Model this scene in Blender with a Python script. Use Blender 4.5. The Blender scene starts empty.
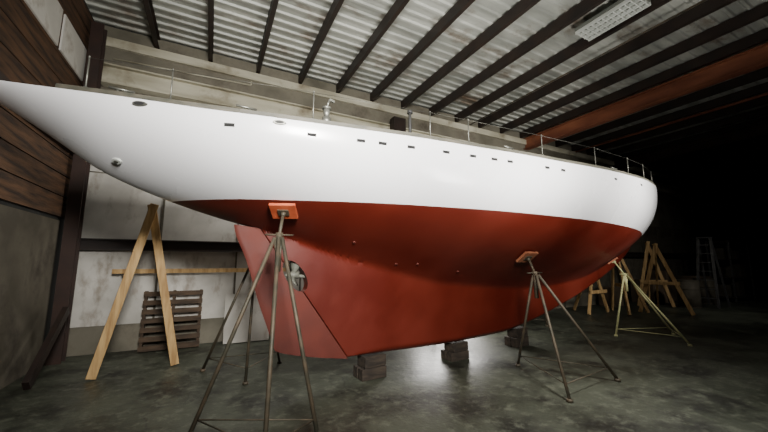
import bpy, bmesh, math, random
from mathutils import Vector, Matrix
random.seed(4)
C = bpy.context.scene.collection

# ---------------------------------------------------------------- materials
def mat(name, c1, c2=None, scale=4.0, rough=0.6, rough2=None, metal=0.0, bump=0.0, bscale=None,
        coat=0.0, stretch=(1,1,1), lo=0.35, hi=0.65, detail=6.0, stain=None, sscale=0.7, slo=0.55, shi=0.72, sstretch=(1,1,1), cracks=False):
    m = bpy.data.materials.new(name); m.use_nodes = True
    nt = m.node_tree; b = nt.nodes['Principled BSDF']
    c2 = c2 or c1
    tc = nt.nodes.new('ShaderNodeTexCoord'); mp = nt.nodes.new('ShaderNodeMapping')
    mp.inputs['Scale'].default_value = stretch
    nt.links.new(tc.outputs['Object'], mp.inputs['Vector'])
    n = nt.nodes.new('ShaderNodeTexNoise'); n.inputs['Scale'].default_value = scale
    n.inputs['Detail'].default_value = detail
    nt.links.new(mp.outputs['Vector'], n.inputs['Vector'])
    r = nt.nodes.new('ShaderNodeValToRGB')
    r.color_ramp.elements[0].position = lo; r.color_ramp.elements[1].position = hi
    r.color_ramp.elements[0].color = (*c1, 1); r.color_ramp.elements[1].color = (*c2, 1)
    nt.links.new(n.outputs['Fac'], r.inputs['Fac'])
    col = r.outputs['Color']
    if stain:
        mp2 = nt.nodes.new('ShaderNodeMapping'); mp2.inputs['Scale'].default_value = sstretch
        nt.links.new(tc.outputs['Object'], mp2.inputs['Vector'])
        n3 = nt.nodes.new('ShaderNodeTexNoise'); n3.inputs['Scale'].default_value = sscale
        n3.inputs['Detail'].default_value = 9; n3.inputs['Roughness'].default_value = 0.65
        nt.links.new(mp2.outputs['Vector'], n3.inputs['Vector'])
        mr = nt.nodes.new('ShaderNodeMapRange'); mr.inputs['From Min'].default_value = slo; mr.inputs['From Max'].default_value = shi
        nt.links.new(n3.outputs['Fac'], mr.inputs['Value'])
        mx = nt.nodes.new('ShaderNodeMix'); mx.data_type = 'RGBA'
        nt.links.new(mr.outputs['Result'], mx.inputs['Factor'])
        nt.links.new(col, mx.inputs['A']); mx.inputs['B'].default_value = (*stain, 1)
        col = mx.outputs['Result']
    if cracks:
        n4 = nt.nodes.new('ShaderNodeTexNoise'); n4.inputs['Scale'].default_value = 2.5; n4.inputs['Detail'].default_value = 4
        nt.links.new(tc.outputs['Object'], n4.inputs['Vector'])
        vm = nt.nodes.new('ShaderNodeVectorMath'); vm.operation='MULTIPLY_ADD'
        nt.links.new(n4.outputs['Color'], vm.inputs[0]); vm.inputs[1].default_value=(0.5,0.5,0)
        nt.links.new(tc.outputs['Object'], vm.inputs[2])
        vo = nt.nodes.new('ShaderNodeTexVoronoi'); vo.feature='DISTANCE_TO_EDGE'; vo.inputs['Scale'].default_value=0.45
        nt.links.new(vm.outputs['Vector'], vo.inputs['Vector'])
        lt = nt.nodes.new('ShaderNodeMapRange'); lt.inputs['From Min'].default_value=0.0; lt.inputs['From Max'].default_value=0.006
        lt.inputs['To Min'].default_value=0.65; lt.inputs['To Max'].default_value=0.0
        nt.links.new(vo.outputs['Distance'], lt.inputs['Value'])
        mx = nt.nodes.new('ShaderNodeMix'); mx.data_type='RGBA'
        nt.links.new(lt.outputs['Result'], mx.inputs['Factor']); nt.links.new(col, mx.inputs['A']); mx.inputs['B'].default_value=(0.012,0.012,0.01,1)
        col = mx.outputs['Result']
        n5 = nt.nodes.new('ShaderNodeTexNoise'); n5.inputs['Scale'].default_value = 7; n5.inputs['Detail'].default_value = 13; n5.inputs['Roughness'].default_value = 0.75
        nt.links.new(tc.outputs['Object'], n5.inputs['Vector'])
        sr = nt.nodes.new('ShaderNodeMapRange'); sr.inputs['From Min'].default_value=0.51; sr.inputs['From Max'].default_value=0.64
        sr.inputs['To Max'].default_value=0.65
        nt.links.new(n5.outputs['Fac'], sr.inputs['Value'])
        mx = nt.nodes.new('ShaderNodeMix'); mx.data_type='RGBA'
        nt.links.new(sr.outputs['Result'], mx.inputs['Factor']); nt.links.new(col, mx.inputs['A']); mx.inputs['B'].default_value=(0.12,0.13,0.095,1)
        col = mx.outputs['Result']
    nt.links.new(col, b.inputs['Base Color'])
    b.inputs['Metallic'].default_value = metal
    if rough2 is None:
        b.inputs['Roughness'].default_value = rough
    else:
        mr = nt.nodes.new('ShaderNodeMapRange')
        mr.inputs['From Min'].default_value = lo; mr.inputs['From Max'].default_value = hi
        mr.inputs['To Min'].default_value = rough; mr.inputs['To Max'].default_value = rough2
        nt.links.new(n.outputs['Fac'], mr.inputs['Value'])
        nt.links.new(mr.outputs['Result'], b.inputs['Roughness'])
    b.inputs['Coat Weight'].default_value = coat
    b.inputs['Coat Roughness'].default_value = 0.15
    if bump > 0:
        n2 = nt.nodes.new('ShaderNodeTexNoise'); n2.inputs['Scale'].default_value = bscale or scale*3
        n2.inputs['Detail'].default_value = 5
        nt.links.new(mp.outputs['Vector'], n2.inputs['Vector'])
        bp = nt.nodes.new('ShaderNodeBump'); bp.inputs['Strength'].default_value = bump
        bp.inputs['Distance'].default_value = 0.02
        nt.links.new(n2.outputs['Fac'], bp.inputs['Height'])
        nt.links.new(bp.outputs['Normal'], b.inputs['Normal'])
    return m

M = {}
M['white'] = mat('white_topside_paint', (0.84,0.84,0.85), (0.87,0.87,0.88), 1.2, rough=0.24, rough2=0.30, coat=0.4)
M['red'] = mat('red_bottom_paint', (0.080,0.0072,0.0030), (0.115,0.0120,0.0045), 1.3, rough=0.40, rough2=0.52, bump=0.12, bscale=5, detail=9)
M['redrud'] = mat('rudder_paint', (0.078,0.012,0.0065), (0.11,0.018,0.0095), 3.0, rough=0.6, rough2=0.75, bump=0.15, bscale=8, detail=9)
M['deck'] = mat('deck_paint', (0.55,0.56,0.5), (0.62,0.62,0.56), 5, rough=0.7)
M['toerail'] = mat('toe_rail_teak', (0.06,0.06,0.045), (0.11,0.10,0.075), 6, rough=0.6, stretch=(0.4,4,4))
M['chrome'] = mat('stainless_steel', (0.5,0.5,0.48), (0.6,0.6,0.58), 5, rough=0.25, metal=1.0)
M['rail'] = mat('dull_stainless_rail', (0.14,0.14,0.12), (0.22,0.22,0.19), 5, rough=0.45, metal=0.7)
M['stanch'] = mat('weathered_stainless', (0.07,0.07,0.06), (0.12,0.12,0.10), 5, rough=0.5, metal=0.6)
M['dark'] = mat('black_rubber', (0.012,0.012,0.012), (0.022,0.022,0.02), 5, rough=0.7)
M['greyslot'] = mat('dark_slot', (0.008,0.008,0.008), (0.015,0.015,0.014), 5, rough=0.9)
M['bronze'] = mat('patinated_bronze', (0.10,0.105,0.085), (0.19,0.19,0.155), 12, rough=0.65, metal=0.2)
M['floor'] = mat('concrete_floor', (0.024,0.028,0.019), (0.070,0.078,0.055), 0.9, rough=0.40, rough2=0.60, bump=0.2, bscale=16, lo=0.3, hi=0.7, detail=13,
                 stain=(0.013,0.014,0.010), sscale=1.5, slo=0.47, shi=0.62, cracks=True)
M['roof'] = mat('galvanised_roof_deck', (0.29,0.30,0.27), (0.54,0.55,0.50), 1.5, rough=0.45, rough2=0.6, metal=0.2, stretch=(0.5,2,1), detail=9,
                stain=(0.13,0.085,0.05), sscale=1.0, slo=0.53, shi=0.70, sstretch=(0.9,1.6,1))
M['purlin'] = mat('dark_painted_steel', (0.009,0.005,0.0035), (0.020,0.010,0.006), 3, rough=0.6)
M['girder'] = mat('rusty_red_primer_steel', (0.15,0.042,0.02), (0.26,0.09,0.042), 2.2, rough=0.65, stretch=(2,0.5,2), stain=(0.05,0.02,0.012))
M['beige'] = mat('beige_painted_steel', (0.32,0.295,0.21), (0.58,0.55,0.43), 1.8, rough=0.7, stretch=(0.4,1,2), detail=9, stain=(0.13,0.095,0.05), sscale=1.2, slo=0.52)
M['wallhi'] = mat('grimy_upper_wall', (0.085,0.078,0.055), (0.23,0.21,0.16), 1.0, rough=0.8, detail=10, stain=(0.04,0.03,0.018), sscale=1.0, slo=0.5)
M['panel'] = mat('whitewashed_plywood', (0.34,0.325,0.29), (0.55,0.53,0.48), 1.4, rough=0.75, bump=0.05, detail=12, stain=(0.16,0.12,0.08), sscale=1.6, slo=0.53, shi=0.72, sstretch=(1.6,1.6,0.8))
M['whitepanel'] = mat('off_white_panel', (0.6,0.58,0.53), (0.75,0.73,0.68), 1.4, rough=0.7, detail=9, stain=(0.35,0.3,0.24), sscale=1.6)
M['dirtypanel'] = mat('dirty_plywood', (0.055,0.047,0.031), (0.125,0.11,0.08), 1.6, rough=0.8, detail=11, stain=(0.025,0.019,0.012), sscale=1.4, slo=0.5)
M['brownwall'] = mat('brown_weathered_boards', (0.026,0.0115,0.0045), (0.115,0.055,0.023), 3.5, rough=0.8, stretch=(3,0.6,5), bump=0.3, detail=11)
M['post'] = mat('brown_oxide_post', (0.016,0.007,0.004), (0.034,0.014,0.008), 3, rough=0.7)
M['lumber'] = mat('pale_pine_lumber', (0.30,0.175,0.065), (0.53,0.35,0.15), 3, rough=0.75, stretch=(6,6,0.8), bump=0.2, detail=9)
M['oldwood'] = mat('grey_old_wood', (0.018,0.013,0.009), (0.05,0.036,0.024), 4, rough=0.85, stretch=(1,5,5), bump=0.2)
M['pallet'] = mat('brown_pallet_wood', (0.028,0.017,0.009), (0.068,0.042,0.023), 4, rough=0.85, stretch=(1,5,5), bump=0.2)
M['stand'] = mat('rusty_olive_steel', (0.045,0.043,0.029), (0.10,0.075,0.047), 9, rough=0.6, metal=0.3)
M['standpale'] = mat('pale_green_steel', (0.27,0.28,0.13), (0.38,0.36,0.18), 9, rough=0.6, metal=0.2)
M['orange'] = mat('orange_plywood_pad', (0.34,0.05,0.012), (0.48,0.095,0.03), 6, rough=0.7)
M['brownpad'] = mat('brown_plywood_pad', (0.20,0.06,0.025), (0.30,0.11,0.05), 6, rough=0.7)
M['alu'] = mat('aluminium', (0.09,0.09,0.09), (0.14,0.14,0.14), 4, rough=0.5, metal=0.5)
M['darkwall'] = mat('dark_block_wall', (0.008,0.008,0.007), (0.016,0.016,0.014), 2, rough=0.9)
M['fixture'] = mat('white_enamel', (0.48,0.50,0.46), (0.60,0.62,0.58), 3, rough=0.5)
M['fixdark'] = mat('grey_reflector', (0.13,0.14,0.12), (0.18,0.19,0.16), 3, rough=0.5)
M['card'] = mat('brown_cardboard', (0.07,0.05,0.03), (0.12,0.085,0.055), 3, rough=0.8)

# ---------------------------------------------------------------- mesh builder
class MB:
    def __init__(s): s.bm = bmesh.new()
    def beam(s, p0, p1, w, h, up=(0,0,1), w1=None, h1=None):
        p0, p1 = Vector(p0), Vector(p1); d = (p1-p0).normalized(); up = Vector(up)
        if abs(d.dot(up)) > 0.98: up = Vector((0,1,0)) if abs(d.y) < 0.9 else Vector((1,0,0))
        sx = d.cross(up).normalized(); sz = sx.cross(d).normalized()
        w1 = w1 or w; h1 = h1 or h
        vs = []
        for p, a, b in ((p0,w,h),(p1,w1,h1)):
            for i, j in ((-1,-1),(1,-1),(1,1),(-1,1)):
                vs.append(s.bm.verts.new(p + sx*i*a/2 + sz*j*b/2))
        for f in ((3,2,1,0),(4,5,6,7),(0,1,5,4),(1,2,6,5),(2,3,7,6),(3,0,4,7)):
            s.bm.faces.new([vs[k] for k in f])
        return s
    def box(s, c, size):
        c = Vector(c); return s.beam(c-Vector((size[0]/2,0,0)), c+Vector((size[0]/2,0,0)), size[1], size[2])
    def cyl(s, p0, p1, r0, r1=None, seg=12):
        p0, p1 = Vector(p0), Vector(p1); r1 = r0 if r1 is None else r1
        d = (p1-p0).normalized(); a = Vector((0,0,1)) if abs(d.z) < 0.9 else Vector((1,0,0))
        u = d.cross(a).normalized(); v = d.cross(u)
        A, B = [], []
        for i in range(seg):
            t = 2*math.pi*i/seg; e = u*math.cos(t)+v*math.sin(t)
            A.append(s.bm.verts.new(p0+e*r0)); B.append(s.bm.verts.new(p1+e*r1))
        for i in range(seg):
            j = (i+1) % seg
            f = s.bm.faces.new((A[i],A[j],B[j],B[i])); f.smooth = True
        s.bm.faces.new(A[::-1]); s.bm.faces.new(B)
        return s
    def path(s, pts, r, seg=8):
        for a, b in zip(pts[:-1], pts[1:]): s.cyl(a, b, r, seg=seg)
        return s
    def ibeam(s, p0, p1, w, h, t, up=(0,0,1)):
        p0, p1, up = Vector(p0), Vector(p1), Vector(up)
        s.beam(p0, p1, t, h-2*t, up=up)
        s.beam(p0+up*(h/2-t/2), p1+up*(h/2-t/2), w, t, up=up)
        s.beam(p0-up*(h/2-t/2), p1-up*(h/2-t/2), w, t, up=up)
        return s
    def obj(s, name, m, parent=None, loc=None, bevel=0.0):
        bmesh.ops.recalc_face_normals(s.bm, faces=s.bm.faces[:])
        me = bpy.data.meshes.new(name); s.bm.to_mesh(me); s.bm.free()
        o = bpy.data.objects.new(name, me); C.objects.link(o)
        me.materials.append(M[m] if isinstance(m, str) else m)
        if parent: o.parent = parent
        if loc: o.location = loc
        if bevel:
            b = o.modifiers.new('bevel', 'BEVEL'); b.width = bevel; b.segments = 2; b.limit_method = 'ANGLE'
        return o

def tag(o, label, cat, group=None, kind=None):
    o['label'] = label; o['category'] = cat
    if group: o['group'] = group
    if kind: o['kind'] = kind
    return o
def struct(o): o['kind'] = 'structure'; return o
def empty(name, loc, rz=0.0):
    e = bpy.data.objects.new(name, None); C.objects.link(e)
    e.location = loc; e.rotation_euler = (0,0,rz); e.empty_display_size = 0.3
    return e

# ---------------------------------------------------------------- room
XL, XR, YB, YF, ZC = -2.0, 21.0, 6.8, -5.0, 5.44
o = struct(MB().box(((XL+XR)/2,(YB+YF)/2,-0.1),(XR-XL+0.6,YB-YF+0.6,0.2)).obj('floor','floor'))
o = struct(MB().box(((XL+XR)/2,YB+0.1,ZC/2),(XR-XL+0.4,0.2,ZC)).obj('wall_back','wallhi'))
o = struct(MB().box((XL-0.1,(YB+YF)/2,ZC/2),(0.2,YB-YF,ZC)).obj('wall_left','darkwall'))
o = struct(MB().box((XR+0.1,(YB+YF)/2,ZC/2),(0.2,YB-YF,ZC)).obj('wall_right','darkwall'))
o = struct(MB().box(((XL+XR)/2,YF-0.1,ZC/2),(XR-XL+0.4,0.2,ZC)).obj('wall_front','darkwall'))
# corrugated deck
bm = bmesh.new(); prof = []
y = YF-0.2
while y < YB+0.2:
    prof += [(y,0),(y+0.10,0),(y+0.118,-0.03),(y+0.158,-0.03),(y+0.176,0)]
    y += 0.2
rows = []
for (yy, zz) in prof:
    rows.append([bm.verts.new((x, yy, ZC+0.034+zz)) for x in (XL-0.2, XR+0.2)])
top = [[bm.verts.new((x, yy, ZC+0.08)) for x in (XL-0.2, XR+0.2)] for (yy, zz) in (prof[0], prof[-1])]
for a, b in zip(rows[:-1], rows[1:]): bm.faces.new((a[0],a[1],b[1],b[0]))
bm.faces.new((top[0][0],top[0][1],top[1][1],top[1][0]))
mb = MB(); mb.bm.free(); mb.bm = bm
struct(mb.obj('ceiling','roof'))

# purlins
x = XL+0.87; base = None
while x < XR-0.3:
    if base is None:
        m = MB()
        L = (YB-YF)/2-0.01
        m.beam((0,-L,0),(0,L,0),0.024,0.2); m.beam((0.026,-L,0.09),(0.026,L,0.09),0.065,0.018); m.beam((0.026,-L,-0.09),(0.026,L,-0.09),0.065,0.018)
        base = m.obj('roof_purlin','purlin'); p = base
    else:
        p = base.copy(); C.objects.link(p)
    p.location = (x,(YB+YF)/2,ZC-0.1-0.001)
    tag(p,'dark steel channel purlin carrying the metal roof deck','beam','roof purlins')
    x += 0.86
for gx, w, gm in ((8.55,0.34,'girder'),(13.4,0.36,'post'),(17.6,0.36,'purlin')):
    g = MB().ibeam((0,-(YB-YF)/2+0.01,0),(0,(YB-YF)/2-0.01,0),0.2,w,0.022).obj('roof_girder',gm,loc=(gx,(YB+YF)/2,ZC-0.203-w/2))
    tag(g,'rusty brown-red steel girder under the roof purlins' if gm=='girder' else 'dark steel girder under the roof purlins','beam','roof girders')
# back wall beams
g = MB().ibeam((-(XR-XL)/2+0.2,0,0),((XR-XL)/2-0.02,0,0),0.2,0.34,0.025)
tag(g.obj('wall_beam','beige',loc=((XL+XR)/2,YB-0.11,4.5)),'beige painted steel beam running along the back wall','beam')
g = MB().beam((-(XR-XL)/2+0.02,0,0),((XR-XL)/2-0.02,0,0),0.06,0.16)
tag(g.obj('eave_beam','beige',loc=((XL+XR)/2,YB-0.035,5.13)),'beige timber plate along the top of the wall','beam')
g = MB().ibeam((-(XR-XL)/2+0.04,0,0),((XR-XL)/2-0.02,0,0),0.14,0.18,0.02)
tag(g.obj('wall_girt','purlin',loc=((XL+XR)/2,YB-0.1,1.68)),'dark steel girt running along the wall panels','beam')
m = MB().box((0,0,0),(0.32,0.2,0.34)).cyl((0,-0.02,-0.17),(0,-0.02,-0.42),0.05)
tag(m.obj('wall_bracket','purlin',loc=(3.75,YB-0.312,4.62)),'dark steel bracket box bolted on the wall beam','bracket')
# whitewashed panels
px = XL+0.02
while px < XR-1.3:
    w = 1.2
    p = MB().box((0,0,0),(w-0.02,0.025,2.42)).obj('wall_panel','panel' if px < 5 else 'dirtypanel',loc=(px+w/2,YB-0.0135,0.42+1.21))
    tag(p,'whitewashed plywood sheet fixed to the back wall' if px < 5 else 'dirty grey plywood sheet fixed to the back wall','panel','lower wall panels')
    if px < 4:
        p = MB().box((0,0,0),(w-0.02,0.025,1.36)).obj('wall_panel','panel',loc=(px+w/2,YB-0.0135,2.86+0.68))
        tag(p,'whitewashed plywood sheet high on the back wall','panel','upper wall panels')
    px += w
px = XL+0.02+1.2
while px < 4.2:
    p = MB().box((0,0,0),(0.03,0.014,3.76)).obj('wall_batten','dirtypanel',loc=(px,YB-0.0335,0.45+1.9))
    tag(p,'thin grey batten covering a joint between wall sheets','batten','wall battens')
    px += 1.2
# left wall cladding
zz = 2.05; i = 0
while zz < 5.2:
    h = 0.3
    p = MB().box((0,0,0),(0.03,4.2,h-0.015)).obj('wall_board','brownwall',loc=(XL+0.0152,YB-2.1-0.2,zz+h/2))
    p.rotation_euler = (random.uniform(-0.002,0.002),0,0)
    tag(p,'dark brown weathered horizontal wall board','board','left wall boards')
    zz += h
for yy in (6.0,5.05,4.1):
    p = MB().box((0,0,0),(0.02,0.86,0.52)).obj('white_board','whitepanel',loc=(XL+0.040,yy,4.46))
    tag(p,'white rectangular panel high on the brown boards','panel','white upper panels')
p = MB().box((0,0,0),(0.02,2.1,2.0)).obj('white_board','dirtypanel',loc=(XL+0.0105,5.35,1.0))
tag(p,'dirty pale plywood sheet low on the side wall','panel')
p = MB().ibeam((0,0,0),(0,0,5.2),0.16,0.18,0.02,up=(0,1,0)).obj('corner_post','post',loc=(XL+0.16,YB-0.35,0))
tag(p,'near-black brown steel column in the room corner','column')
p = MB().beam((0,-2.2,0),(0,0.5,0),0.08,0.2).obj('side_beam','post',loc=(XL+0.072,YB-1.0,3.1))
tag(p,'brown timber rail across the side wall','beam')
p = MB().beam((-1.35,0,0),(1.35,0,0),0.04,0.07).obj('timber_rail','lumber',loc=(0,YB-0.22,1.26))
tag(p,'long pale pine board lying along the wall','board')
for bx in (-1.2,0.7):
    m = MB().beam((0,0,0),(0,0.19,0),0.05,0.04)
    tag(m.obj('rail_bracket','purlin',loc=(bx,YB-0.22,1.205)),'small dark bracket holding the pine board','bracket','rail brackets')

# pallet
e = MB()
for i in range(7): e.beam((-0.42,0,0.05+i*0.14),(0.42,0,0.05+i*0.14),0.018,0.075)
for xx in (-0.39,0,0.39): e.beam((xx,0.055,0.01),(xx,0.055,0.94),0.04,0.09,up=(0,1,0))
for z in (0.05,0.05+3*0.14,0.89): e.beam((-0.42,0.11,z),(0.42,0.11,z),0.018,0.075)
o = e.obj('wooden_pallet','pallet',loc=(-0.50,6.52,0.005)); o.rotation_euler = (math.radians(-6),0,0.0)
tag(o,'brown slatted wooden pallet standing upright against the wall','pallet')
p = MB().box((0,0,0.42),(0.75,0.04,0.84)).obj('plywood_sheet','panel',loc=(0.65,6.52,0.01)); p.rotation_euler=(math.radians(-14),0,0)
tag(p,'short white plywood offcut leaning on the wall','plywood sheet')
p = MB().beam((0,0,0.0),(0.0,0.9,0.7),0.06,0.12).obj('steel_channel','purlin',loc=(XL+0.3,5.2,0.06))
tag(p,'dark steel channel propped near the side wall','steel channel')

# ---------------------------------------------------------------- boat
BO = Vector((0,3.72,0)); BR = math.radians(5.1)
def pch(tab):
    xs = [a for a,_ in tab]; ys = [b for _,b in tab]; n = len(xs)
    d = [(ys[i+1]-ys[i])/(xs[i+1]-xs[i]) for i in range(n-1)]
    mm = [d[0]]+[0 if d[i-1]*d[i] <= 0 else 2*d[i-1]*d[i]/(d[i-1]+d[i]) for i in range(1,n-1)]+[d[-1]]
    def f(x):
        if x <= xs[0]: return ys[0]
        if x >= xs[-1]: return ys[-1]
        i = max(j for j in range(n-1) if xs[j] <= x)
        h = xs[i+1]-xs[i]; t = (x-xs[i])/h
        return ((2*t**3-3*t*t+1)*ys[i]+(t**3-2*t*t+t)*h*mm[i]+(-2*t**3+3*t*t)*ys[i+1]+(t**3-t*t)*h*mm[i+1])
    return f
Bd = pch([(-1.75,0.08),(-1.3,0.36),(-0.8,0.63),(0,0.95),(0.7,1.14),(1.8,1.38),(3.3,1.58),(4.6,1.64),(6,1.55),(7,1.38),(8,1.12),(9,0.80),(10,0.42),(11,0.03)])
Zs = pch([(-1.75,2.785),(-1.3,2.71),(-0.8,2.65),(0,2.59),(0.9,2.582),(2,2.585),(3.3,2.605),(4.6,2.66),(6.4,2.78),(8.3,2.95),(11,3.22)])
Zc = pch([(-1.75,2.745),(-1.55,2.635),(-1.29,2.465),(-0.88,2.18),(-0.4,1.98),(0.1,1.83),(0.45,1.75),(1.5,1.43),(3,1.10),(5,0.97),(6.5,1.08),(7.73,1.33),(9.06,1.73),(9.75,2.05),(10.4,2.52),(11,3.12)])
Zk2 = pch([(1.5,0.29),(3.2,0.25),(4.2,0.27),(4.8,0.34),(6.07,0.60),(7.73,1.05),(9.06,1.55),(9.75,2.0),(10.4,2.5),(11,3.1)])
X0, X1, ZA, ZB = 0.45, 1.5, 1.75, 0.29
def Zk(x):
    if x <= X0: return Zc(x)
    if x <= X1: return ZA+(ZB-ZA)*(x-X0)/(X1-X0)
    return min(Zk2(x), Zc(x)-0.0)
def clamp(v,a=0,b=1): return max(a,min(b,v))
def HB(x, z):
    zc, zs, b = Zc(x), Zs(x), Bd(x)
    if z >= zc:
        q = clamp((z-zc)/(zs-zc)); a = 2.3-0.5*clamp((0.2-x)/1.4)
        e = 0.72+0.15*clamp((x-0.2)/2.2)+0.16*clamp((0.2-x)/1.4)
        c = b*(1-(1-q)**a)**e
    else: c = -0.6*(zc-z)
    if x > X0:
        xt = X0+(ZA-z)*(X1-X0)/(ZA-ZB)
        t = 0.045+0.10*math.sqrt(clamp((x-xt)/2.2))
        t *= 1-0.8*clamp((x-5.0)/4.5)
        kk = 0.02+0.75*clamp((x-X0)/1.5)*clamp((10-x)/3.5)
        hh = max(kk-abs(c-t),0)/kk
        y = max(c,t)+hh*hh*hh*kk/6
        zk = Zk(x)
        y *= math.sqrt(clamp((z-zk)/(0.012 if x < X1 else 0.012+0.06*clamp((x-X1)/0.5))))
        y = min(y, max(b, 0.02))
    else: y = max(c,0)
    return y
boat = empty('sailing_yacht', BO, BR)
tag(boat,'long white sailing yacht with red bottom paint, propped on stands','boat')
xs = []
x = -1.75
while x < 11.0:
    xs.append(x); x += (0.03 if 0.35 < x < 1.62 else 0.1)
xs.append(11.0); xs.append(0.4501); xs.append(1.5)
xs = sorted(xs)
N = 60
bm = bmesh.new(); rings = []
for x in xs:
    zk, zs = Zk(x), Zs(x); half = []
    for j in range(N+1):
        q = (j/N); q = q**1.35
        z = zk+(zs-zk)*q
        y = 0.0 if j == 0 else HB(x,z)
        half.append((y,z))
    ring = [bm.verts.new((x,-y,z)) for y,z in half[::-1]]
    ring += [bm.verts.new((x,y,z)) for y,z in half[1:]]
    rings.append(ring)
for a, b in zip(rings[:-1], rings[1:]):
    for j in range(len(a)-1): bm.faces.new((a[j],a[j+1],b[j+1],b[j]))
    bm.faces.new((a[-1],a[0],b[0],b[-1]))
bm.faces.new(rings[0]); bm.faces.new(rings[-1][::-1])
bmesh.ops.recalc_face_normals(bm, faces=bm.faces[:])
hullme = bpy.data.meshes.new('hull'); bm.to_mesh(hullme); bm.free()
hull = bpy.data.objects.new('hull', hullme); C.objects.link(hull)

# rudder
bm = bmesh.new()
xaf = pch([(0.29,0.74),(0.36,0.69),(0.46,0.665),(1.0,0.47),(1.42,0.33),(1.74,0.20),(1.8,0.19)])
def rud(z):
    return xaf(z), X0+(ZA-z)*(X1-X0)/(ZA-ZB)-0.003
NZ, NX = 40, 14; rr = []
for i in range(NZ+1):
    u = i/NZ
    ring = []
    for sgn in (-1,1):
        rg = range(NX+1) if sgn < 0 else range(NX-1,0,-1)
        for j in rg:
            v = j/NX
            z0 = 0.47-0.19*v**0.8; z1 = 1.79-0.03*v
            z = z0+(z1-z0)*u
            xa, xf = rud(z)
            if u == 0: xa = 0.67
            xx = xa+(xf-xa)*v
            th = 0.012+0.034*math.sin(math.pi*0.5*clamp(v*1.2))
            if v == 0: th = 0.0
            ring.append(bm.verts.new((xx,sgn*th,z)))
    rr.append(ring)
for a, b in zip(rr[:-1], rr[1:]):
    n = len(a)
    for j in range(n):
        k = (j+1) % n; bm.faces.new((a[j],a[k],b[k],b[j]))
bm.faces.new(rr[0][::-1]); bm.faces.new(rr[-1])
bmesh.ops.recalc_face_normals(bm, faces=bm.faces[:])
me = bpy.data.meshes.new('rudder'); bm.to_mesh(me); bm.free()
rudder = bpy.data.objects.new('rudder', me); C.objects.link(rudder)
# aperture cutter
bm = bmesh.new(); A=[];B=[]
ax = Vector((X1-X0,0,ZB-ZA)).normalized(); bx = Vector((-ax.z,0,ax.x))
cc = Vector((0.84,0,1.25))
for i in range(40):
    t = 2*math.pi*i/40
    p = cc+ax*0.20*math.cos(t)+bx*0.10*math.sin(t)
    A.append(bm.verts.new(p+Vector((0,-0.6,0)))); B.append(bm.verts.new(p+Vector((0,0.6,0))))
for i in range(40):
    j=(i+1)%40; bm.faces.new((A[i],A[j],B[j],B[i]))
bm.faces.new(A[::-1]); bm.faces.new(B)
bmesh.ops.recalc_face_normals(bm, faces=bm.faces[:])
me = bpy.data.meshes.new('cut'); bm.to_mesh(me); bm.free()
cut = bpy.data.objects.new('cut', me); C.objects.link(cut)
for ob in (hull, rudder):
    md = ob.modifiers.new('b','BOOLEAN'); md.operation='DIFFERENCE'; md.object=cut; md.solver='EXACT'
dg = bpy.context.evaluated_depsgraph_get(); dg.update()
res = {}
for ob in (hull, rudder):
    res[ob.name] = bpy.data.meshes.new_from_object(ob.evaluated_get(dg))
for ob in (hull, rudder, cut): bpy.data.objects.remove(ob)
def finish(bm, name, m, ang=38):
    bm.normal_update()
    for f in bm.faces: f.smooth = True
    for e in bm.edges:
        if len(e.link_faces)==2 and e.calc_face_angle(0) > math.radians(ang): e.smooth = False
    me = bpy.data.meshes.new(name); bm.to_mesh(me); bm.free()
    me.materials.clear(); me.materials.append(M[m])
    o = bpy.data.objects.new(name, me); C.objects.link(o); o.parent = boat
    return o
WL = 1.97
for nm, m, top in (('topsides','white',True),('underbody','red',False)):
    b = bmesh.new(); b.from_mesh(res['hull'])
    bmesh.ops.bisect_plane(b, geom=b.verts[:]+b.edges[:]+b.faces[:], plane_co=(0,0,WL), plane_no=(0,0,1),
                           clear_inner=top, clear_outer=not top)
    o = finish(b, nm, m)
    o['label'] = 'glossy white painted topsides' if top else 'dull red antifouled underbody and keel'
b = bmesh.new(); b.from_mesh(res['rudder']); o = finish(b,'rudder','redrud',30); o['label']='dull red rudder blade behind the keel'

# deck
bm = bmesh.new(); prev=None
for x in xs[::2]+[11.0]:
    w = max(Bd(x)-0.01,0.01); z = Zs(x)+0.004
    r = [bm.verts.new((x,w*v,z+0.05*(1-v*v)*min(1,w))) for v in [-1,-.75,-.5,-.25,0,.25,.5,.75,1]]
    if prev:
        for j in range(8): f=bm.faces.new((prev[j],r[j],r[j+1],prev[j+1])); f.smooth=True
    prev = r
mb = MB(); mb.bm.free(); mb.bm = bm
mb.obj('deck','deck',boat)
for s in (-1,1):
    m = MB(); pts = [Vector((x, s*(Bd(x)-0.022), Zs(x)+0.02)) for x in xs[6::4] if x < 10.9]
    for a,b_ in zip(pts[:-1],pts[1:]): m.beam(a,b_,0.035,0.038)
    m.obj('toe_rail','toerail',boat)
# coachroof
bm = bmesh.new(); prev=None
sec = [(-1,0),(-0.93,0.16),(-0.6,0.2),(0,0.22),(0.6,0.2),(0.93,0.16),(1,0)]
for x,w,hh in ((2.9,0.72,1),(3.0,0.75,1.05),(5,0.8,1),(6.2,0.7,.9),(6.5,0.6,.6),(6.6,0.55,0.1)):
    r=[bm.verts.new((x,w*a,Zs(x)+0.02+hh*c*0.9)) for a,c in sec]
    if prev:
        for j in range(6): bm.faces.new((prev[j],r[j],r[j+1],prev[j+1]))
    else: bm.faces.new(r)
    prev=r
mb = MB(); mb.bm.free(); mb.bm = bm
mb.obj('coachroof','white',boat,bevel=0.02)

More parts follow.
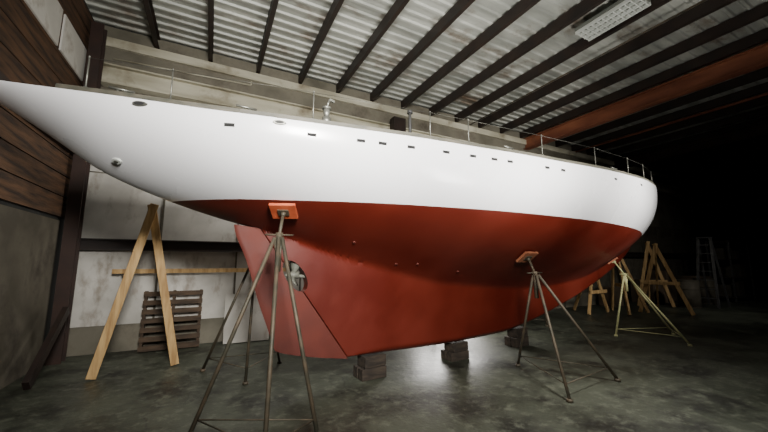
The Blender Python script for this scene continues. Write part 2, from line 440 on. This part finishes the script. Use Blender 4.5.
# stanchions + lifelines
def edge(x,s,dz=0): return Vector((x, s*(Bd(x)-0.05), Zs(x)+0.03+dz))
SX = [-0.98,-0.43,0.62,1.74,2.2,3.3,4.45,5.6,6.5,7.6,8.7]
for s in (-1,1):
    for x in SX:
        m = MB().cyl(edge(x,s,-0.01),edge(x,s,0.28),0.006,0.0055,seg=10).cyl(edge(x,s,-0.02),edge(x,s,0.03),0.018,0.012,seg=12)
        m.cyl(edge(x,s,0.27),edge(x,s,0.286),0.009,0.005,seg=10)
        m.obj('stanchion','stanch' if x > 3 else 'rail',boat)
    pts = [edge(x,s,0.27) for x in SX]
    pts = pts+[Vector((10.3,s*0.15,Zs(10.3)+0.36))]
    MB().path(pts,0.0018,6).obj('lifeline','stanch',boat)
m = MB(); pts=[edge(9.6,-1,0.28),Vector((10.3,-0.18,3.5)),Vector((10.75,0,3.52)),Vector((10.3,0.18,3.5)),edge(9.6,1,0.28)]
m.path(pts,0.010,8); m.cyl((10.3,-0.18,3.15),(10.3,-0.18,3.5),0.009).cyl((10.3,0.18,3.15),(10.3,0.18,3.5),0.009)
m.obj('pulpit','stanch',boat)
# winches
for s in (-1,1):
    for x in (0.74,):
        p = edge(x,s)+Vector((0,-s*0.02,0))
        m = MB().cyl(p,p+Vector((0,0,0.06)),0.045,0.04).cyl(p+Vector((0,0,0.06)),p+Vector((0,0,0.14)),0.025,0.03).cyl(p+Vector((0,0,0.14)),p+Vector((0,0,0.16)),0.04,0.04)
        m.cyl(p+Vector((0,0,0.16)),p+Vector((0.03,0,0.25)),0.010).beam(p+Vector((0.025,-0.0,0.24)),p+Vector((0.07,0,0.23)),0.02,0.02)
        m.obj('winch','rail',boat)
for s in (-1,1):
    p = edge(1.52,s)
    MB().cyl(p-Vector((0,0,0.02)),p+Vector((0,0,0.22)),0.016,0.014).cyl(p+Vector((0,0,0.22)),p+Vector((0,0,0.25)),0.028,0.024).obj('mooring_post','dark',boat)
    for x in (-0.75,0.1,2.75,5.0):
        p = edge(x,s)
        m = MB().cyl(p-Vector((0.025,0,0.01)),p+Vector((-0.025,0,0.035)),0.01).cyl(p+Vector((0.025,0,-0.01)),p+Vector((0.025,0,0.035)),0.01)
        m.cyl(p+Vector((-0.08,0,0.045)),p+Vector((0.08,0,0.045)),0.010,0.010)
        m.obj('cleat','rail',boat)
# surface frame
def frame(x,z,s=-1):
    e=0.01; b=HB(x,z); bx_=(HB(x+e,z)-HB(x-e,z))/(2*e); bz_=(HB(x,z+e)-HB(x,z-e))/(2*e)
    n = Vector((-bx_, s, -bz_)).normalized(); p = Vector((x,s*b,z))
    t = Vector((1,s*bx_,0)).normalized()
    return p,n,t
def oval(x,z,L,H,m,name,th=0.014,s=-1):
    p,n,t = frame(x,z,s); up = n.cross(t)
    q = MB(); A=[];B=[];n_=24
    for i in range(n_):
        a=2*math.pi*i/n_; v=t*math.cos(a)*L/2+up*math.sin(a)*H/2
        A.append(q.bm.verts.new(p+v-n*0.012)); B.append(q.bm.verts.new(p+v*0.8+n*th))
    for i in range(n_):
        j=(i+1)%n_; f=q.bm.faces.new((A[i],A[j],B[j],B[i])); f.smooth=True
    q.bm.faces.new(A[::-1]); q.bm.faces.new(B)
    return q.obj(name,m,boat)
for s in (-1,1):
    for x in (-0.62,0.34,9.6):
        oval(x,Zs(x)-0.038,0.12,0.046,'rail','fairlead',s=s)
        oval(x,Zs(x)-0.038,0.085,0.03,'dark','fairlead_opening',th=0.017,s=s)
for x in (-0.02,0.60,1.02,1.22,1.50,1.88,2.2,2.48,2.7,3.3,3.6,4.9,6.0):
    p,n,t = frame(x, Zs(x)-0.105)
    MB().beam(p-t*0.038,p+t*0.038,0.026,0.010,up=n).obj('scupper','greyslot',boat)
oval(-0.77,2.235,0.10,0.065,'fixture','exhaust_outlet')
oval(-0.77,2.235,0.05,0.03,'rail','exhaust_opening',th=0.018)
for x,z in ((1.35,1.62),(2.0,1.38),(2.25,1.38),(2.9,1.28),(3.9,1.45)):
    p,n,t = frame(x,z)
    MB().cyl(p-n*0.01,p+n*0.010,0.022,0.016,seg=14).obj('through_hull_fitting','redrud',boat)
# propeller
pc = Vector((0.83,0,1.26))
MB().cyl(pc+Vector((0.2,0,-0.03)),pc-Vector((0.02,0,0)),0.018,seg=12).obj('propeller_shaft','bronze',boat)
m = MB().cyl(pc+Vector((0.06,0,0)),pc-Vector((0.05,0,0)),0.042,0.036,seg=16).cyl(pc-Vector((0.05,0,0)),pc-Vector((0.09,0,0)),0.036,0.01,seg=16)
for k in range(3):
    a = math.radians(100+120*k); d = Vector((0,math.cos(a),math.sin(a))); tt = Vector((0,-math.sin(a),math.cos(a)))
    prev=None
    for r,w in ((0.02,0.03),(0.06,0.055),(0.10,0.07),(0.13,0.06),(0.15,0.035),(0.16,0.012)):
        tw = math.radians(62-r*150); cd = Vector((math.cos(tw),0,0))+tt*math.sin(tw); nn = d.cross(cd)
        rg = [m.bm.verts.new(pc+d*r+cd*w*c+nn*0.005*q) for c,q in ((-1,0),(0,1),(1,0),(0,-1))]
        if prev:
            for j in range(4): f=m.bm.faces.new((prev[j],prev[(j+1)%4],rg[(j+1)%4],rg[j])); f.smooth=True
        prev=rg
    m.bm.faces.new(prev)
m.obj('propeller','bronze',boat)

def b2w(p): return Matrix.Rotation(BR,4,'Z') @ Vector(p) + BO

# ---------------------------------------------------------------- jack stands
def stand(x, z, feet, apex_z, label, m='stand', s=-1, lean=0.25, padsize=0.24, padm='orange'):
    p,n,t = frame(x,z,s); pw = b2w(p); nw = (Matrix.Rotation(BR,4,'Z') @ n); tw = (Matrix.Rotation(BR,4,'Z') @ t)
    cx = sum(f[0] for f in feet)/3; cy = sum(f[1] for f in feet)/3
    e = empty('jack_stand',(cx,cy,0)); O = Vector((cx,cy,0))
    pc = pw+nw*0.035-O
    ap = Vector((pc.x+(0-pc.x)*lean, pc.y+(0-pc.y)*lean, apex_z))
    mm = MB()
    fs = [Vector((f[0],f[1],0.02))-O for f in feet]
    for f in fs:
        off = Vector((f.x-ap.x,f.y-ap.y,0)).normalized()*0.035
        mm.cyl(ap+off,f,0.017,seg=10)
        mm.cyl(ap+off+Vector((0,0,-0.02)) ,ap+Vector((0,0,-0.28)),0.01,seg=8)
        mm.cyl(f-Vector((0,0,0.02)),f+Vector((0,0,0.01)),0.035,0.03,seg=12)
    mm.obj('leg_frame',m,e)
    mm = MB()
    for i in range(3):
        a = ap.lerp(fs[i],0.9); b_ = ap.lerp(fs[(i+1)%3],0.9); mm.cyl(a,b_,0.006,seg=8)
    mm.obj('brace',m,e)
    top = pc+nw*0.05
    MB().cyl(ap-Vector((0,0,0.3)),ap+Vector((0,0,0.04)),0.027,seg=14).obj('collar',m,e)
    MB().cyl(ap,top,0.015,seg=12).obj('screw_rod',m,e)
    mm = MB(); hz = ap+(top-ap)*0.12
    mm.cyl(hz+Vector((-0.12,0.02,0)),hz+Vector((0.12,-0.02,0)),0.008,seg=8).cyl(hz-Vector((0,0,0.02)),hz+Vector((0,0,0.02)),0.032,seg=12)
    mm.obj('screw_handle',m,e)
    MB().beam(pc-tw*padsize/2,pc+tw*padsize/2,padsize*0.85,0.03,up=nw).obj('pad',padm,e,bevel=0.004)
    mm = MB(); mm.beam(pc+nw*0.02-tw*0.05,pc+nw*0.02+tw*0.05,0.08,0.01,up=nw); mm.cyl(pc+nw*0.02,pc+nw*0.06,0.026,0.018); mm.obj('pad_bracket',m,e)
    tag(e,label,'boat stand','boat stands')
    return e
stand(0.54,1.91,[(-0.08,3.15),(0.38,2.4),(0.83,2.68)],1.62,'rusty steel tripod boat stand with orange pad under the stern')
stand(3.7,1.50,[(3.81,3.36),(3.32,2.30),(4.39,2.41)],1.24,'rusty steel tripod boat stand with brownish pad under the bilge',lean=0.25,padm='brownpad')
stand(7.2,1.46,[(6.99,3.79),(7.28,2.78),(8.15,3.35)],1.14,'pale green steel tripod boat stand under the bow',m='standpale',lean=0.3,padm='brownpad')
stand(0.6,1.88,[(0.0,5.1),(0.45,4.35),(0.95,5.0)],1.5,'rusty steel tripod boat stand on the far side of the stern',s=1)
stand(3.5,1.5,[(3.1,5.6),(3.6,4.95),(4.1,5.7)],1.2,'rusty steel tripod boat stand on the far side',s=1)
stand(6.6,1.45,[(6.2,5.9),(6.7,5.05),(7.2,5.8)],1.1,'rusty steel tripod boat stand on the far side of the bow',s=1)

# ---------------------------------------------------------------- keel cribbing
for kx in (1.85,3.3,4.75):
    bz = min(Zk(kx-0.18),Zk(kx),Zk(kx+0.18))-0.008
    h = bz/2
    for dy in (-0.055,0.075):
        c = b2w((kx,dy+0.02,0))
        o = MB().box((0,0,0),(0.34,0.11,h-0.002)).obj('keel_block','oldwood',loc=(c.x,c.y,h/2),bevel=0.006); o.rotation_euler=(0,0,BR+random.uniform(-.02,.02))
        tag(o,'dark weathered timber block on the floor under the keel','timber block','keel cribbing')
    c = b2w((kx+0.02,0.02,0))
    o = MB().box((0,0,0),(0.30,0.2,h-0.004)).obj('keel_block','oldwood',loc=(c.x,c.y,h*1.5),bevel=0.006); o.rotation_euler=(0,0,BR+0.03)
    tag(o,'dark weathered timber block carrying the keel of the yacht','timber block','keel cribbing')

# ---------------------------------------------------------------- A-frame trestles
def aframe(feet, apex, back=None, label='', w=0.11, cross=None):
    cx = (feet[0][0]+feet[1][0])/2; cy = (feet[0][1]+feet[1][1])/2
    O = Vector((cx,cy,0)); e = empty('a_frame_trestle',O)
    A = Vector(apex)-O
    dirv = (Vector((feet[1][0],feet[1][1],0))-Vector((feet[0][0],feet[0][1],0))).normalized()
    nrm = Vector((-dirv.y,dirv.x,0))
    for i,f in enumerate(feet):
        F = Vector((f[0],f[1],0.0))-O
        d=(A-F).normalized()
        off = nrm*(0.024 if i else -0.024)
        MB().beam(F+off+Vector((0,0,0.015)),A+off+d*0.08,w,0.045,up=nrm).obj('leg','lumber',e,bevel=0.004)
    if back:
        F = Vector((back[0],back[1],0.0))-O
        MB().beam(F+Vector((0,0,0.015)),A,w*0.8,0.045,up=dirv).obj('leg','lumber',e,bevel=0.004)
    if cross:
        a = (Vector((feet[0][0],feet[0][1],0))-O).lerp(A,cross)-nrm*0.07; b_ = (Vector((feet[1][0],feet[1][1],0))-O).lerp(A,cross)-nrm*0.07
        MB().beam(a-dirv*0.08,b_+dirv*0.08,0.04,0.09).obj('crosspiece','lumber',e,bevel=0.004)
    tag(e,label,'trestle','a-frame trestles')
aframe([(-1.19,5.36),(-0.34,5.52)],(-0.76,5.5,2.12),back=(-1.33,6.2),label='pale pine A-frame trestle standing near the wall under the stern',w=0.10)
aframe([(10.9,5.2),(11.4,4.2)],(11.1,4.75,1.85),back=(11.9,5.2),label='pale pine A-frame trestle beyond the bow',cross=0.45,w=0.09)
aframe([(9.07,5.57),(10.1,5.6)],(9.5,5.6,1.5),back=(9.6,6.3),label='pale pine A-frame trestle near the back wall',cross=0.4,w=0.09)
aframe([(9.9,5.0),(10.6,5.75)],(10.3,5.4,1.9),back=(10.9,5.0),label='pale pine A-frame trestle by the bow',cross=0.4,w=0.09)
aframe([(12.3,5.9),(12.9,5.2)],(12.6,5.6,2.0),back=(13.2,6.0),label='dim pine A-frame trestle at the dark end of the shed',cross=0.4,w=0.09)

# step ladder
e = empty('step_ladder',(14.3,4.75,0))
m=MB()
for yy in (-0.25,0.25): m.beam((-0.35,yy,0),(0,yy*0.6,2.2),0.03,0.07)
m.obj('front_rail','alu',e)
m=MB()
for yy in (-0.25,0.25): m.beam((0.45,yy,0),(0.02,yy*0.6,2.2),0.03,0.05)
m.obj('rear_rail','alu',e)
for i in range(7):
    z=0.28*(i+1); f=z/2.2; MB().beam((-0.35*(1-f),-0.25*(1-0.4*f),z),(-0.35*(1-f),0.25*(1-0.4*f),z),0.08,0.025).obj('step','alu',e)
MB().box((0,0,2.2),(0.2,0.36,0.03)).obj('top_cap','alu',e)
tag(e,'aluminium step ladder standing in the dark end','ladder')
for (cx,cy,sx,sy,sz) in ((13.9,6.3,0.9,0.7,0.8),(14.9,6.3,0.7,0.6,1.1),(16.0,5.8,1.0,0.8,0.9),(11.7,6.4,0.5,0.5,0.6)):
    o = MB().box((0,0,sz/2),(sx,sy,sz)).beam((-sx/2,0,sz+0.003),(sx/2,0,sz+0.003),0.06,0.006).obj('storage_box','card',loc=(cx,cy,0.001),bevel=0.01)
    tag(o,'closed dark cardboard storage box near the far wall','box','storage boxes')
e = empty('shelving_rack',(17.6,5.2,0))
for xx in (-0.9,0.9):
    for yy in (-0.3,0.3):
        MB().box((xx,yy,1.1),(0.05,0.05,2.2)).obj('upright','alu',e)
for z in (0.15,0.85,1.5,2.15): MB().box((0,0,z),(1.9,0.66,0.04)).obj('shelf','oldwood',e)
tag(e,'grey metal shelving rack against the dark end','shelving')
for i,(dx,z,s) in enumerate(((-0.6,0.172,0.4),(0.1,0.172,0.5),(-0.3,0.872,0.35),(0.5,0.872,0.45),(-0.5,1.522,0.4),(0.2,1.522,0.3))):
    o = MB().box((0,0,s/2),(s*1.1,0.4,s)).box((0,0,s+0.008),(s*1.14,0.42,0.014)).obj('storage_bin','dirtypanel',loc=(17.6+dx,5.2,z),bevel=0.008)
    tag(o,'grey lidded storage bin on the shelving rack','bin','bins on the rack')
for i,(dx,dy) in enumerate(((15.2,5.2),(13.4,5.0))):
    m = MB().cyl((0,0,0),(0,0,0.85),0.28,seg=28)
    for z in (0.02,0.28,0.57,0.84): m.cyl((0,0,z-0.012),(0,0,z+0.012),0.29,seg=28)
    tag(m.obj('steel_drum','dirtypanel',loc=(dx,dy,0.001)),'grey steel drum standing on the concrete floor','drum','steel drums')

# ceiling light fixture
e = empty('light_fixture',(5.36,2.54,5.2))
MB().beam((0,-0.46,0.06),(0,0.46,0.06),0.38,0.05).obj('housing','fixdark',e)
m=MB()
for i in range(12): m.beam((-0.18,-0.44+i*0.08,0.0),(0.18,-0.44+i*0.08,0.0),0.014,0.05)
for xx in (-0.18,-0.06,0.06,0.18): m.beam((xx,-0.46,0),(xx,0.46,0),0.014,0.052)
m.obj('louvre','fixture',e)
for yy in (-0.4,0.4): MB().cyl((0,yy,0.08),(0,yy,0.26),0.006).obj('hanger','rail',e)
tag(e,'white louvred fluorescent ceiling light hung between purlins','ceiling light')
# conduits
m = MB().path([(6.2,6.7,5.219),(6.2,2,5.219),(6.2,-4.9,5.219)],0.016,8)
tag(m.obj('conduit_pipe','stand'),'thin grey conduit pipe clipped under the roof','pipe')
m = MB().path([(11.0,6.7,5.204),(11.0,-4.9,5.204)],0.035,8)
tag(m.obj('conduit_pipe','girder'),'rust coloured pipe clipped under the roof','pipe')
m = MB().path([(-1.7,6.78,4.86),(0.5,6.785,4.95),(0.5,6.785,5.04)],0.014,8)
tag(m.obj('conduit_pipe','beige'),'thin pale conduit along the back wall','pipe')

# ---------------------------------------------------------------- lights
def area(name, loc, tgt, size, power, col=(1,0.97,0.92), sy=None, spread=180):
    l = bpy.data.lights.new(name,'AREA'); l.energy=power; l.size=size; l.color=col; l.spread=math.radians(spread)
    if sy: l.shape='RECTANGLE'; l.size_y=sy
    o = bpy.data.objects.new(name,l); C.objects.link(o); o.location=loc
    o.rotation_euler = (Vector(tgt)-Vector(loc)).to_track_quat('-Z','Y').to_euler()
    return o
area('work_light_front',(0.3,-0.9,3.0),(1.25,3.0,2.62),0.8,225,spread=96)
area('fill_light_ceiling',(3.0,0.8,1.6),(3.8,3.2,5.4),0.8,88,spread=115)  # added upward fill that brightens the roof deck, no actual lamp here
area('work_light_rear_top',(0.9,5.9,3.6),(0.6,6.3,1.0),0.6,42)
area('work_light_rear_floor',(4.7,6.0,0.95),(3.6,4.0,0.0),1.2,85)
area('fill_light_floor_pool',(3.9,1.3,4.7),(3.7,2.3,0.0),0.6,34,spread=62)  # added overhead fill making the broad floor pool; no fixture hangs here
area('fill_light_bow',(5.5,-1.4,3.2),(6.4,3.0,2.75),0.9,90,spread=58)  # added fill to keep the forward topsides bright, not a real source
area('fill_light_far_end',(11.5,0.5,3.8),(13.0,5.5,0.6),0.6,16,spread=90)  # weak fill added so the clutter past the bow shows, not a lamp there

w = bpy.data.worlds.new('w'); bpy.context.scene.world = w; w.use_nodes=True
w.node_tree.nodes['Background'].inputs[0].default_value=(0.5,0.5,0.48,1)
w.node_tree.nodes['Background'].inputs[1].default_value=0.003

cam = bpy.data.cameras.new('camera'); co = bpy.data.objects.new('camera',cam); C.objects.link(co)
cam.sensor_width=36; cam.lens=36*330/768; cam.clip_start=0.05
co.location=(0,0,1.4); co.rotation_euler=(math.radians(98),0,math.radians(-27.5))
bpy.context.scene.camera=co
